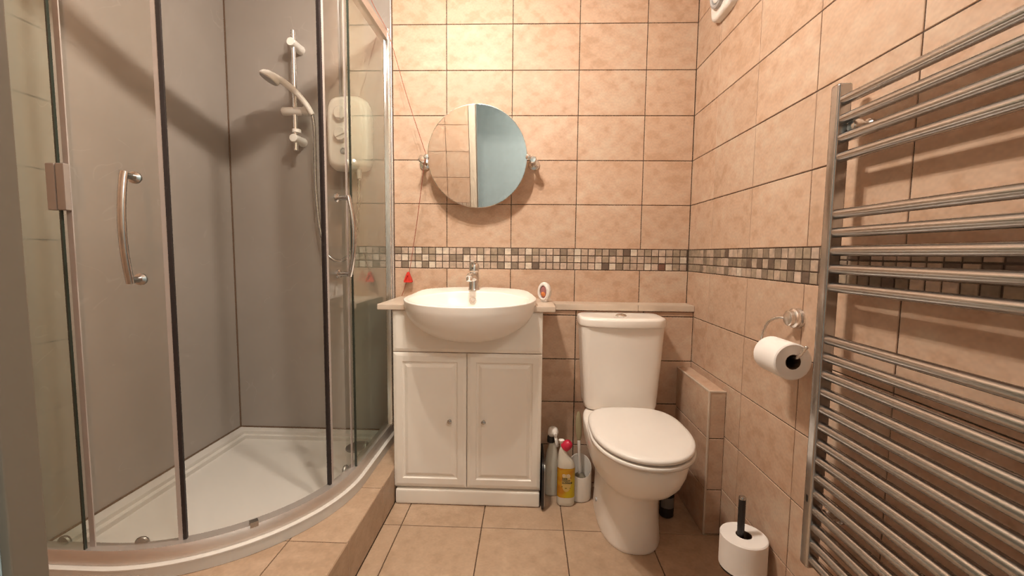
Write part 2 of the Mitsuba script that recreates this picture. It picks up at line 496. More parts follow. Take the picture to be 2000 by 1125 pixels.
def plan(R, y0=-0.002, x1=XL + 0.003, n=28):
    """Points and outward normals of the enclosure's plan curve: along the right side, round the arc, along the front to the left wall."""
    P, N = [], []
    for y in np.linspace(y0, AY, 4)[:-1]:
        P.append((AX + R, y)); N.append((1, 0))
    for a in np.linspace(0, -np.pi / 2, n):
        P.append((AX + R * math.cos(a), AY + R * math.sin(a))); N.append((math.cos(a), math.sin(a)))
    for x in np.linspace(AX, x1, 4)[1:]:
        P.append((x, AY - R)); N.append((0, -1))
    return np.array(P), np.array(N)


def sweep_plan(P, N, profile):
    """profile: closed polygon of (outward offset, z)."""
    secs = [[(p[0] + n[0] * d, p[1] + n[1] * d, z) for d, z in profile] for p, n in zip(P, N)]
    return loft(secs)


def sheet(P, z0, z1):
    secs = [[(p[0], p[1], z0), (p[0], p[1], z1)] for p in P]
    return loft(secs, False, False, closed=False)


def arc_at(R, deg):
    a = math.radians(deg)
    return V(AX + R * math.cos(a), AY + R * math.sin(a)), V(math.cos(a), math.sin(a))


t = thing("shower_tray", "white curved low shower tray on the tiled step", "shower tray")
Pt, Nt = plan(0.535, -0.0105, XL + 0.001)
outer = sg.Polygon([(XL + 0.001, -0.0105)] + [tuple(p) for p in Pt])


def slab(poly, z0, z1):
    m = trimesh.creation.extrude_polygon(poly, z1 - z0, engine="earcut")
    m.apply_translation((0, 0, z0))
    return m


tray = minus(slab(outer, 0.156, 0.193), slab(outer.buffer(-0.050), 0.180, 0.3), slab(outer.buffer(-0.070, join_style="mitre"), 0.164, 0.3))
put(t, "body", tray, "mat_tray")
put(t, "rim_edge", sweep_plan(Pt, Nt, [(0, 0.188), (0.002, 0.190), (0.002, 0.194), (-0.004, 0.1965), (-0.022, 0.1965), (-0.022, 0.190)]), "mat_tray", 40)
put(t, "waste_cover", lathe([(0.056, 0), (0.056, 0.004), (0.045, 0.010), (0.02, 0.013), (0.0, 0.0135)], 40, "z", (-0.758, -0.140, 0.1642)), "mat_dark_chrome", 40, label="round chrome waste cover")

t = thing("shower_enclosure", "curved glass shower enclosure with chrome frame in the left corner", "shower enclosure")
Z0, Z1 = 0.197, 2.044
Pg, Ng = plan(0.510)
rail = [(0.013, Z0), (0.013, Z0 + 0.022), (0.006, Z0 + 0.038), (-0.028, Z0 + 0.038), (-0.028, Z0)]
put(t, "bottom_rail", sweep_plan(Pg, Ng, rail), "mat_alu", 40)
put(t, "top_rail", sweep_plan(Pg, Ng, [(0.008, 2.001), (0.008, 2.036), (-0.028, 2.036), (-0.028, 2.001)]), "mat_alu", 40)
put(t, "wall_post", rbox(AX + 0.498, AX + 0.522, -0.034, -0.0105, Z0, 2.052, 0.003), "mat_chrome", 30)
put(t, "wall_post", rbox(XL + 0.001, XL + 0.026, AY - 0.522, AY - 0.498, Z0, 2.052, 0.003), "mat_chrome", 30)
zg0, zg1 = Z0 + 0.037, 2.002


def fixed(P, e0, e1, strip):
    k = put(t, "fixed_panel", sheet(P, zg0, zg1), "mat_glass", True)
    put(k, "glass_edge", box(e0[0], e1[0], e0[1], e1[1], zg0, zg1), "mat_glass_edge", label="dark green glass edge")
    put(k, "seal_strip", box(*strip, zg0, zg1), "mat_seal_strip", label="pale seal strip")
    return k


fixed([(AX + 0.510, y) for y in (-0.030, -0.2, -0.4448)], (AX + 0.5065, -0.449), (AX + 0.5135, -0.4448), (AX + 0.497, AX + 0.500, -0.462, -0.4495))
kl = fixed([(x, AY - 0.510) for x in (XL + 0.024, -1.3, -1.2005)], (-1.2005, AY - 0.5135), (-1.1965, AY - 0.5065), (-1.196, -1.181, AY - 0.500, AY - 0.497))
put(kl, "clip", join(rbox(-1.226, -1.2015, AY - 0.518, AY - 0.502, 1.153, 1.272, 0.003), rbox(-1.1995, -1.176, AY - 0.518, AY - 0.502, 1.153, 1.272, 0.003)), "mat_acrylic", 30, label="small brownish plastic clip on the glass edge")


def door(angles, straight, seal_deg, side):
    """A curved sliding door: glass, pale profile with a dark magnetic seal, bow handle, rollers."""
    R = 0.492
    P = [tuple(arc_at(R, a)[0]) for a in angles] + straight
    k = put(t, "sliding_door", sheet(P, zg0, zg1), "mat_door_glass", True)
    c, n = arc_at(R, seal_deg)
    tan = V(-n[1], n[0]) * side

    def bar(u0, u1, d0, d1, z0=zg0, z1=zg1):
        q = [c + tan * u + n * d for u, d in ((u0, d0), (u1, d0), (u1, d1), (u0, d1))]
        return loft([[(*p, z) for p in q] for z in (z0, z1)])

    put(k, "profile", bar(0.0, 0.011, -0.005, 0.005), "mat_seal_strip", label="pale profile strip")
    put(k, "seal", bar(-0.009, 0.0, -0.006, 0.006), "mat_seal_and_gap", label="black magnetic seal")
    hd = seal_deg + side * 7.6 * (1 if side > 0 else 1)
    hp, hn = arc_at(R, hd)
    zb, zt = 0.968, 1.250
    pts = []
    for s in np.linspace(-1, 1, 17):
        z = (zb + zt) / 2 + s * (zt - zb) / 2
        off = 0.046 + 0.020 * (1 - s * s)
        pts.append((*(hp + hn * off), z))
    put(k, "handle", join(tube(pts, 0.0095, 14, 0.7), *[lathe([(0.0, 0), (0.0155, 0.0), (0.0155, 0.006), (0.008, 0.010), (0.008, 0.046)], 20, (hn[0], hn[1], 0), (*hp, z)) for z in (zb + 0.008, zt - 0.008)]), "mat_satin", 40, label="bowed metal handle")
    return k


d1 = door(np.linspace(-67.5, -90, 12), [(-1.25, AY - 0.492), (-1.335, AY - 0.492)], -67.5, -1)
d2 = door(np.linspace(-17.2, 0, 10), [(AX + 0.492, -0.34), (AX + 0.492, -0.245)], -17.2, 1)


def roller(k, p, n):
    put(k, "roller", join(lathe([(0.0, 0), (0.017, 0.0), (0.019, 0.004), (0.017, 0.010), (0.008, 0.013), (0, 0.013)], 20, (-n[0], -n[1], 0), (p[0], p[1], 0.232)), ball((p[0] - n[0] * 0.013, p[1] - n[1] * 0.013, 0.232), 0.006, 1)), "mat_dark_chrome", 40, label="chrome roller")


c, n = arc_at(0.486, -80.0); roller(d1, c, n)
roller(d1, (-1.290, AY - 0.486), (0, -1))
c, n = arc_at(0.486, -5.0); roller(d2, c, n)
roller(d2, (AX + 0.486, -0.268), (1, 0))
c, n = arc_at(0.513, -47.8)
tn = V(-n[1], n[0])
q = [c + tn * u + n * d for u, d in ((-0.011, -0.012), (0.011, -0.012), (0.011, 0.006), (-0.011, 0.006))]
put(t, "stopper", loft([[(*p, z) for p in q] for z in (0.205, 0.244)]), "mat_dark_chrome", label="small metal stopper on the bottom rail")

# shower fittings on the back panel
t = thing("shower_rail", "chrome shower riser rail with white end brackets on the grey panel", "shower rail")
RX, RYy = -1.0425, -0.076
put(t, "pole", cyl((RX, RYy, 1.505), (RX, RYy, 2.022), 0.0095, 20, 0.001), "mat_chrome", 40)
for z in (1.966, 1.556):
    put(t, "bracket", join(lathe([(0.0, 0), (0.0165, 0), (0.0185, 0.003), (0.0185, 0.03), (0.019, 0.05), (0.021, 0.088)], 24, "y", (RX - 0.001, -0.0985, z))), "mat_white_plastic", 40, label="white cylindrical bracket")
put(t, "collar", lathe([(0.010, 0), (0.019, 0.0), (0.019, 0.014), (0.010, 0.016)], 24, "z", (RX + 0.004, RYy, 1.583)), "mat_white_plastic", 40, label="white collar above the lower bracket")
sl = put(t, "slider", join(lathe([(0, 0), (0.016, 0), (0.018, 0.003), (0.018, 0.085), (0.0165, 0.09), (0, 0.09)], 24, "x", (RX - 0.056, RYy, 1.676)), lathe([(0, 0), (0.013, 0), (0.020, 0.02), (0.020, 0.034), (0.012, 0.04), (0, 0.04)], 24, (0.9, -0.25, 0.2), (RX + 0.034, RYy, 1.674))), "mat_white_plastic", 40, label="white sliding handset holder")

t = thing("shower_handset", "white shower handset clipped to the slider of the riser rail", "shower head")
hh = catmull([(-0.955, -0.096, 1.655), (-0.972, -0.112, 1.692), (-1.005, -0.135, 1.737), (-1.038, -0.158, 1.766), (-1.060, -0.174, 1.779), (-1.080, -0.188, 1.787)], 6)
put(t, "handle", tube(hh, np.linspace(0.0115, 0.0155, len(hh)), 16), "mat_white_plastic", True)
hn = V(-0.45, -0.20, -0.87); hn /= np.linalg.norm(hn)
hc = V(-1.084, -0.191, 1.778)
put(t, "head", lathe([(0, -0.022), (0.02, -0.020), (0.034, -0.010), (0.040, 0.0), (0.040, 0.008), (0.037, 0.011)], 32, hn, hc), "mat_white_plastic", 40)
put(t, "spray_face", lathe([(0.035, 0.0), (0.035, 0.003), (0.0, 0.004)], 32, hn, hc + hn * 0.0105), "mat_grey_plastic", 40, label="grey spray face")

t = thing("shower_hose", "thin metal shower hose looping from handset to the white shower unit", "hose")
hp = catmull([(-0.955, -0.096, 1.654), (-0.951, -0.090, 1.60), (-0.958, -0.075, 1.49), (-0.963, -0.066, 1.38), (-0.960, -0.062, 1.26), (-0.949, -0.060, 1.15), (-0.925, -0.060, 1.055), (-0.893, -0.060, 1.018), (-0.855, -0.060, 1.013), (-0.815, -0.062, 1.045), (-0.785, -0.064, 1.13), (-0.768, -0.066, 1.26), (-0.762, -0.068, 1.385)], 8)
put(t, "tube", tube(hp, 0.0065, 10), "mat_satin", True)
put(t, "nut", lathe([(0.008, 0), (0.011, 0.002), (0.011, 0.022), (0.008, 0.024)], 16, "z", (-0.762, -0.068, 1.382)), "mat_grey_plastic", 40, label="grey hose nut")

t = thing("shower_unit", "white electric shower box with two dials behind the glass door", "electric shower")
UX0, UX1 = -0.903, -0.712
secs = []
for d, ins in ((0.0, 0.004), (0.03, 0.0), (0.065, 0.004), (0.082, 0.014), (0.088, 0.028)):
    cx, cz, hw, hd = (UX0 + UX1) / 2, 1.577, (UX1 - UX0) / 2 - ins, 0.158 - ins
    xy = superellipse(hw, hd, 5.5, 64)
    zz = cz + xy[:, 1] + 0.012 * (xy[:, 1] > 0) * (1 - (xy[:, 0] / hw) ** 2)
    secs.append(np.column_stack([cx + xy[:, 0], np.full(64, -0.0105 - d), zz]))
put(t, "body", loft(secs), "mat_white_plastic", 40)
for zc, tw in ((1.660, 80), (1.570, 25)):
    dk = put(t, "dial", lathe([(0.034, 0), (0.034, 0.006), (0.030, 0.008), (0.028, 0.016), (0.026, 0.018), (0, 0.018)], 36, "-y", (-0.826, -0.098, zc)), "mat_white_plastic", 35)
    g = rbox(-0.025, 0.025, -0.006, 0.003, -0.008, 0.008, 0.003)
    g.apply_transform(trimesh.transformations.rotation_matrix(math.radians(-tw), (0, 1, 0)))
    g.apply_translation((-0.826, -0.115, zc))
    put(dk, "grip", g, "mat_white_plastic", 40)
put(t, "button", lathe([(0.014, 0), (0.014, 0.004), (0.010, 0.006), (0.008, 0.003), (0, 0.003)], 24, "-y", (-0.818, -0.098, 1.500)), "mat_grey_plastic", 35, label="round push button")
put(t, "outlet", cyl((-0.762, -0.068, 1.398), (-0.762, -0.068, 1.43), 0.011, 16), "mat_grey_plastic", 40, label="grey outlet for the hose")

# ---------------------------------------------------------------- mirror
t = thing("wall_mirror", "round frameless tilting mirror on chrome wall brackets above the basin", "mirror")
MC = V(-0.2254, -0.090, 1.4765)
ta = math.radians(6.8)
mn = V(0, -math.cos(ta), -math.sin(ta))
put(t, "glass", lathe([(0.2195, 0.0), (0.2200, 0.0004), (0.2180, 0.0010), (0, 0.0011)], 96, mn, MC), "mat_mirror", False)
put(t, "back_plate", lathe([(0, -0.0062), (0.2195, -0.006), (0.2205, -0.005), (0.2205, -0.0006), (0.2196, 0.0)], 96, mn, MC), "mat_mirror_edge", 40, label="pale ground edge")
for sx, X in ((-1, -0.4700), (1, 0.0200)):
    b = put(t, "bracket", join(lathe([(0.026, 0), (0.026, 0.005), (0.023, 0.010), (0.012, 0.013), (0.0105, 0.03)], 28, "-y", (X + sx * 0.006, -0.0005, 1.4600)),
                               cyl((X + sx * 0.006, -0.024, 1.4600), (X, -0.072, 1.4655), 0.0105, 20, 0.001),
                               lathe([(0.0105, 0), (0.0150, 0.004), (0.0160, 0.026), (0.012, 0.031), (0, 0.032)], 24, "-y", (X, -0.068, 1.4660)),
                               cyl((X, -0.086, 1.4670), (X - sx * 0.026, -0.089, 1.4765), 0.006, 14)), "mat_chrome", 40, label="chrome bracket")
    put(b, "clamp_knob", lathe([(0.006, 0), (0.0105, 0.003), (0.0115, 0.010), (0.008, 0.015), (0, 0.016)], 20, (-sx * 0.2, -0.95, -0.1), (X - sx * 0.019, -0.088, 1.4760)), "mat_chrome", 40)

# pull cord
t = thing("pull_cord", "thin red emergency pull cord with red triangle draped over the mirror bracket", "pull cord")
cp = catmull([(-0.80, -0.05, CEIL - 0.03), (-0.7505, -0.053, 2.275), (-0.685, -0.066, 2.130), (-0.6270, -0.070, 2.0238), (-0.5935, -0.069, 1.9231), (-0.5395, -0.074, 1.7405), (-0.4701, -0.084, 1.5361), (-0.4500, -0.090, 1.4796), (-0.4541, -0.108, 1.4535), (-0.4657, -0.092, 1.4009), (-0.5023, -0.055, 1.2012), (-0.5484, -0.022, 0.9709), (-0.5710, -0.020, 0.8942), (-0.5880, -0.016, 0.8500)], 8)
put(t, "cord", tube(cp, 0.0014, 8), "mat_cord", True)
tri = [(0.0, 0.044), (-0.0235, -0.0145), (0.0235, -0.0145)]


def tri_ring(s, y, n=24):
    poly = sg.Polygon(tri).buffer(-0.005).buffer(0.005, quad_segs=4)
    r = poly.exterior
    return [(p.x * s, y, p.y * s) for p in (r.interpolate(k / n, normalized=True) for k in range(n))]


pend = loft([tri_ring(0.92, 0.010), tri_ring(1.0, 0.007), tri_ring(1.0, -0.006), tri_ring(0.94, -0.010), tri_ring(0.55, -0.010), tri_ring(0.50, -0.004)])
pend.apply_translation((-0.5545, -0.023, 0.929))
put(t, "triangle", pend, "mat_red", 40, label="red triangular pull")
put(t, "ceiling_rose", lathe([(0.030, 0), (0.030, 0.02), (0.022, 0.028), (0, 0.03)], 24, (0, 0, -1), (-0.80, -0.05, CEIL)), "mat_white_plastic", 40)

# ---------------------------------------------------------------- basin, worktop, cabinet
BX, BYc = -0.2285, -0.265
BHW, BHD = 0.2685, 0.2385
NBA = 96


def rim_lift(y):
    s = np.clip((y + 0.215) / 0.10, 0, 1)
    return 0.012 * s * s * (3 - 2 * s) + 0.050 * (y - BYc)


def b_out(s, z, yc=BYc, hw=BHW, hd=BHD, lift=1.0, e=2.15):
    xy = superellipse(hw * s, hd * s, e, NBA, BX, yc)
    zz = z + lift * rim_lift(xy[:, 1])
    return np.column_stack([xy, zz])


out = []
ZR = 0.8740
for d in (1.0, 0.985, 0.95, 0.88, 0.79, 0.67, 0.52, 0.36, 0.2, 0.08):
    s = math.sqrt(max(1 - d ** 2, 0.0))
    out.append(b_out(max(s, 0.05) * 0.995, ZR - 0.012 - 0.168 * d, BYc - 0.01 * d, lift=1 - d))
shell = list(out) + [b_out(0.996, ZR - 0.010), b_out(1.0, ZR - 0.005), b_out(0.997, ZR - 0.0015), b_out(0.988, ZR)]
inner_c, ihw, ihd = BYc - 0.048, 0.243, 0.174
ih = []
for k, (s, dz) in enumerate(((1.0, 0.0), (0.985, -0.004), (0.96, -0.016), (0.91, -0.04), (0.82, -0.072), (0.66, -0.105), (0.45, -0.125), (0.22, -0.134), (0.07, -0.136))):
    ih.append(b_out(s, ZR + dz, inner_c + 0.02 * (1 - s), ihw, ihd, lift=max(0.0, 1 - k / 4), e=2.1))
basin = loft(shell + ih)
t = thing("wash_basin", "white oval semi recessed ceramic basin set into the vanity cabinet", "basin")
put(t, "bowl", basin, "mat_ceramic", 50)
put(t, "overflow_ring", orient(trimesh.creation.annulus(0.0105, 0.0150, 0.003), (0, -0.85, 0.40), (BX - 0.006, -0.1535, 0.8500)), "mat_chrome", 40, label="round chrome overflow ring")
put(t, "waste", lathe([(0.022, 0), (0.022, 0.003), (0.016, 0.005), (0, 0.005)], 28, "z", (BX, inner_c + 0.018, ZR - 0.1365)), "mat_chrome", 40, label="chrome waste")
cut = loft([out[0]] + out[1:] + [b_out(1.0, ZR + 0.01, lift=0), b_out(1.0, ZR + 0.15, lift=0)])
cut = to_man(cut)

t = thing("vanity_worktop", "beige stone top of the vanity with wings beside the basin", "worktop")
wt = to_man(rbox(-0.603, 0.1165, -0.312, -0.001, 0.8225, 0.8462, 0.003)) - cut
put(t, "slab", from_man(wt), "mat_stone_top", 30)

t = thing("vanity_cabinet", "white two door vanity cabinet with plinth under the oval basin", "cabinet")
CX0, CX1, CY = -0.5445, 0.067, -0.282
body = to_man(join(box(CX0, CX1, CY, -0.003, 0.066, 0.8215))) - cut
put(t, "body", from_man(body), "mat_cabinet")


def front_panel(x0, x1, z0, z1, raised=True):
    """A door or fascia: bevelled slab, with a routed frame round a raised field."""
    def rect(i, y):
        return [(x0 + i, y, z0 + i), (x1 - i, y, z0 + i), (x1 - i, y, z1 - i), (x0 + i, y, z1 - i)]
    yb, yf = CY - 0.0005, CY - 0.019
    st = [(0, yb), (0, yf + 0.006), (0.0025, yf + 0.003), (0.014, yf)]
    if raised:
        st += [(0.037, yf), (0.041, yf + 0.0045), (0.047, yf + 0.0055), (0.051, yf + 0.0035), (0.060, yf)]
    return loft([rect(i, y) for i, y in st])


put(t, "fascia", from_man(to_man(front_panel(CX0, CX1, 0.650, 0.8215, False)) - cut), "mat_cabinet")
mid = -0.2398
for x0, x1, kx in ((CX0, mid - 0.0012, -0.308), (mid + 0.0012, CX1, -0.1690)):
    d = put(t, "door", front_panel(x0, x1, 0.0775, 0.6475), "mat_cabinet")
    put(d, "knob", lathe([(0.005, 0), (0.0045, 0.008), (0.008, 0.012), (0.0095, 0.017), (0.0075, 0.022), (0, 0.0235)], 20, "-y", (kx, CY - 0.0175, 0.366)), "mat_satin", 40, label="small round metal knob")
put(t, "plinth", rbox(CX0 + 0.004, CX1 - 0.001, -0.302, -0.10, 0.001, 0.0645, 0.008), "mat_cabinet", 30)

# tap
t = thing("basin_tap", "chrome mixer tap standing on the back of the basin", "tap")
TX, TY = -0.2355, -0.105
tb = 0.8905
put(t, "body", lathe([(0.0255, 0), (0.0255, 0.003), (0.0235, 0.006), (0.0225, 0.04), (0.0215, 0.075), (0.0205, 0.080)], 32, (0, 0.03, 1), (TX, TY, tb)), "mat_chrome", 40)
sp = catmull([(TX, TY, tb + 0.050), (TX - 0.003, TY - 0.035, tb + 0.062), (TX - 0.006, TY - 0.075, tb + 0.066), (TX - 0.0085, TY - 0.105, tb + 0.060)], 6)
put(t, "spout", join(tube(sp, np.linspace(0.018, 0.0135, len(sp)), 20), lathe([(0.0095, -0.004), (0.0125, 0), (0.0125, 0.014), (0.0105, 0.016)], 20, (0, -0.25, -1), (TX - 0.008, TY - 0.098, tb + 0.060))), "mat_chrome", 40)
lv = put(t, "lever", join(lathe([(0.0208, 0), (0.0225, 0.004), (0.0225, 0.025), (0.018, 0.036), (0.008, 0.041), (0, 0.0415)], 32, (0, 0.05, 1), (TX, TY + 0.002, tb + 0.083)),
                          tube(catmull([(TX, TY - 0.005, tb + 0.116), (TX, TY - 0.035, tb + 0.123), (TX, TY - 0.068, tb + 0.130)], 5), np.linspace(0.011, 0.008, 11), 14, 0.5)), "mat_chrome", 40)
put(lv, "dot", lathe([(0.0035, 0), (0.0035, 0.001), (0, 0.0012)], 12, "-y", (TX - 0.004, TY - 0.0208, tb + 0.098)), "mat_black", label="dark indicator dot")

# air freshener
t = thing("air_freshener", "small white oval gel air freshener on the worktop right of the basin", "air freshener")
yaw = math.radians(-33)


def af(m):
    m.apply_transform(trimesh.transformations.rotation_matrix(yaw, (0, 0, 1)))
    m.apply_translation((0.0785, -0.135, 0.8470))
    return m


def oval(hw, hz, y, zc, n=48, e=2.0):
    xy = superellipse(hw, hz, e, n)
    return np.column_stack([xy[:, 0], np.full(n, y), zc + xy[:, 1]])


zc = 0.0425
put(t, "body", af(loft([oval(0.022, 0.033, 0.016, zc), oval(0.029, 0.040, 0.010, zc), oval(0.031, 0.0425, 0.0, zc), oval(0.031, 0.0425, -0.008, zc), oval(0.028, 0.039, -0.013, zc), oval(0.0185, 0.030, -0.013, zc), oval(0.0175, 0.0290, -0.007, zc)])), "mat_white_plastic", 40)
put(t, "rim", af(loft([oval(0.0245, 0.0365, -0.0128, zc), oval(0.0245, 0.0365, -0.0150, zc), oval(0.0215, 0.0335, -0.0165, zc), oval(0.0175, 0.0280, -0.0150, zc), oval(0.0175, 0.0280, -0.0120, zc)], False, False)), "mat_white_plastic", 40)
put(t, "gel", af(loft([oval(0.0165, 0.0275, -0.008, zc), oval(0.013, 0.023, -0.012, zc), oval(0.006, 0.012, -0.0135, zc)])), "mat_gel_plum", 40, label="plum coloured gel window")
put(t, "gel_base", af(loft([oval(0.0135, 0.0145, -0.0095, zc - 0.0095), oval(0.010, 0.011, -0.0132, zc - 0.009), oval(0.004, 0.005, -0.0146, zc - 0.009)])), "mat_gel_orange", 40, label="orange lower part of the gel")
put(t, "foot", af(rbox(-0.014, 0.016, -0.012, 0.014, 0.0, 0.006, 0.002)), "mat_white_plastic", 30)

# ---------------------------------------------------------------- toilet
TCX = 0.4040


def t_ring(z, hw, yf, yb, ef=2.2, eb=3.0, n=72, cx=TCX, split=0.52):
    """Outline of a toilet section: round front (towards -y), boxier back."""
    th = np.linspace(0, 2 * np.pi, n, endpoint=False)
    c, s = np.cos(th), np.sin(th)
    yc = yb + (yf - yb) * (1 - split) if False else yb - (yb - yf) * (1 - split)
    y = np.where(s < 0, yc - np.abs(s) ** (2 / ef) * (yc - yf), yc + np.abs(s) ** (2 / eb) * (yb - yc))
    e = np.where(s < 0, ef, eb)
    x = cx + hw * np.sign(c) * np.abs(c) ** (2 / e)
    return np.column_stack([x, y, np.full(n, z)])


t = thing("toilet", "white close coupled toilet with closed lid between vanity and tiled box", "toilet")
pan = [t_ring(0.001, 0.112, -0.566, -0.175, 2.4, 4), t_ring(0.012, 0.114, -0.570, -0.172, 2.4, 4), t_ring(0.06, 0.110, -0.566, -0.17, 2.4, 4), t_ring(0.14, 0.107, -0.564, -0.168, 2.3, 4),
       t_ring(0.195, 0.109, -0.572, -0.165, 2.25, 4), t_ring(0.225, 0.118, -0.600, -0.165, 2.2, 4), t_ring(0.250, 0.133, -0.645, -0.165, 2.2, 4), t_ring(0.275, 0.148, -0.690, -0.165, 2.15, 4), t_ring(0.305, 0.159, -0.724, -0.165, 2.12, 4),
       t_ring(0.340, 0.167, -0.746, -0.165, 2.1, 4), t_ring(0.375, 0.171, -0.757, -0.165, 2.1, 4), t_ring(0.394, 0.171, -0.758, -0.165, 2.1, 4), t_ring(0.401, 0.167, -0.753, -0.166, 2.1, 4), t_ring(0.402, 0.160, -0.743, -0.17, 2.1, 4)]
put(t, "pan", loft(pan), "mat_ceramic", 50)
put(t, "floor_bolt_cap", lathe([(0.009, 0), (0.008, 0.004), (0, 0.006)], 16, (-1, -0.05, 0.05), (TCX - 0.110, -0.335, 0.066)), "mat_grey_plastic", 40, label="grey fixing cap")
SB = -0.315
put(t, "seat", loft([t_ring(0.4045, 0.164, -0.757, SB, 2.1, 3.2), t_ring(0.4075, 0.1715, -0.768, SB, 2.1, 3.2), t_ring(0.412, 0.173, -0.770, SB, 2.1, 3.2), t_ring(0.418, 0.173, -0.770, SB, 2.1, 3.2), t_ring(0.421, 0.170, -0.766, SB, 2.1, 3.2), t_ring(0.4215, 0.160, -0.750, SB, 2.1, 3.2)]), "mat_white_plastic", 50)
put(t, "lid", loft([t_ring(0.4245, 0.160, -0.752, SB, 2.1, 3.2), t_ring(0.4270, 0.1685, -0.765, SB, 2.1, 3.2), t_ring(0.4310, 0.1705, -0.768, SB, 2.1, 3.2), t_ring(0.4375, 0.1705, -0.768, SB, 2.1, 3.2), t_ring(0.4440, 0.167, -0.763, SB - 0.003, 2.1, 3.2), t_ring(0.4472, 0.156, -0.742, SB - 0.012, 2.1, 3.2), t_ring(0.4485, 0.10, -0.63, SB - 0.06, 2.1, 3)]), "mat_white_plastic", 50)
put(t, "buffer", loft([t_ring(0.4214, 0.155, -0.742, SB - 0.01, 2.1, 3.2), t_ring(0.4246, 0.155, -0.742, SB - 0.01, 2.1, 3.2)]), "mat_seal_and_gap", 50, label="dark sheet standing in for shade in the gap between seat and lid")  # black sheet paints the shade between seat and lid
for sx in (-1, 1):
    put(t, "hinge", cyl((TCX + sx * 0.055, -0.306, 0.424), (TCX + sx * 0.10, -0.306, 0.424), 0.012, 18, 0.002), "mat_white_plastic", 40)


def c_ring(z, hw, yf, yb=-0.096, bow=0.022, n=80, rr=0.03, cx=0.4010):
    """A cistern section: a rounded rectangle with a bowed front."""
    rr = min(rr, 0.45 * (yb - yf))
    poly = sg.box(-hw, 0, hw, yb - yf).buffer(-rr).buffer(rr, quad_segs=6)
    r = poly.exterior
    P = np.array([(p.x, p.y) for p in (r.interpolate(k / n, normalized=True) for k in range(n))])
    u = P[:, 1] / (yb - yf)
    y = yf + P[:, 1] + bow * (P[:, 0] / hw) ** 2 * (1 - u)
    return np.column_stack([cx + P[:, 0], y, np.full(n, z)])


put(t, "cistern", loft([c_ring(0.4025, 0.140, -0.262), c_ring(0.412, 0.149, -0.268), c_ring(0.43, 0.1515, -0.270), c_ring(0.60, 0.163, -0.274), c_ring(0.757, 0.172, -0.278)]), "mat_ceramic", 50)
put(t, "cistern_lid", loft([c_ring(0.7575, 0.168, -0.276), c_ring(0.7585, 0.1765, -0.292, bow=0.034, rr=0.042), c_ring(0.764, 0.1785, -0.294, bow=0.034, rr=0.042), c_ring(0.785, 0.1785, -0.294, bow=0.034, rr=0.042), c_ring(0.7935, 0.175, -0.290, bow=0.034, rr=0.042), c_ring(0.797, 0.166, -0.281, bow=0.034, rr=0.04), c_ring(0.7975, 0.130, -0.262, -0.13), c_ring(0.7955, 0.118, -0.25, -0.14, 0.06), c_ring(0.7950, 0.06, -0.22, -0.16, 0.02)]), "mat_ceramic", 50)
put(t, "flush_button", lathe([(0.0235, 0), (0.0235, 0.004), (0.020, 0.008), (0.008, 0.0115), (0, 0.012)], 28, "z", (0.4010, -0.195, 0.7945)), "mat_chrome", 40, label="chrome flush button")

# ---------------------------------------------------------------- things beside the toilet
t = thing("bathroom_scale", "thin dark flat slab stood on edge against the cabinet side", "scale")
sq = sg.box(-0.105, 0, 0.115, 0.20).buffer(-0.03).buffer(0.03, quad_segs=6)
sl_ = trimesh.creation.extrude_polygon(sq, 0.009, engine="earcut")
sl_.apply_transform(np.array([[0, 0, 1, 0.0725], [1, 0, 0, -0.225], [0, 1, 0, 0.0005], [0, 0, 0, 1]], float))
put(t, "platform", sl_, "mat_black")
sl2 = trimesh.creation.extrude_polygon(sq.buffer(-0.004), 0.003, engine="earcut")
sl2.apply_transform(np.array([[0, 0, 1, 0.0816], [1, 0, 0, -0.225], [0, 1, 0, 0.0005], [0, 0, 0, 1]], float))
put(t, "rim", sl2, "mat_dark_chrome", label="grey metal face")


def e_ring(cx, cy, z, a, b, e=2.4, n=40, shx=0.0):
    xy = superellipse(a, b, e, n, cx, cy)
    return np.column_stack([xy[:, 0] + shx, xy[:, 1], np.full(n, z)])


# white trigger spray bottle
t = thing("spray_bottle", "white trigger spray bottle standing nearest the vanity cabinet", "bottle")
SX, SY = 0.1215, -0.185
put(t, "body", loft([e_ring(SX, SY, z, a, b) for z, a, b in ((0.001, 0.030, 0.022), (0.006, 0.034, 0.025), (0.05, 0.034, 0.025), (0.11, 0.0325, 0.025), (0.15, 0.031, 0.024), (0.19, 0.0245, 0.020), (0.215, 0.0175, 0.016), (0.228, 0.0145, 0.0145), (0.236, 0.0140, 0.0140))]), "mat_bottle", 50)
put(t, "collar", lathe([(0.0165, 0), (0.0170, 0.003), (0.0160, 0.026), (0.012, 0.030)], 24, "z", (SX - 0.006, SY, 0.235)), "mat_black", 40, label="black screw collar")
put(t, "spray_head", loft([e_ring(SX - 0.002, SY, 0.262, 0.013, 0.015), e_ring(SX + 0.001, SY - 0.004, 0.272, 0.022, 0.022), e_ring(SX + 0.003, SY - 0.006, 0.284, 0.0235, 0.026), e_ring(SX + 0.002, SY - 0.004, 0.296, 0.019, 0.022), e_ring(SX + 0.002, SY - 0.002, 0.301, 0.011, 0.013)]), "mat_white_plastic", 60)
put(t, "nozzle", cyl((SX + 0.009, SY - 0.028, 0.281), (SX + 0.011, SY - 0.038, 0.280), 0.008, 18, 0.001), "mat_white_plastic", 40)
tr = catmull([(SX + 0.010, SY - 0.026, 0.274), (SX + 0.014, SY - 0.033, 0.258), (SX + 0.018, SY - 0.034, 0.240), (SX + 0.018, SY - 0.031, 0.228)], 5)
put(t, "trigger", tube(tr, np.linspace(0.007, 0.009, len(tr)), 12, 0.6), "mat_white_plastic", True)

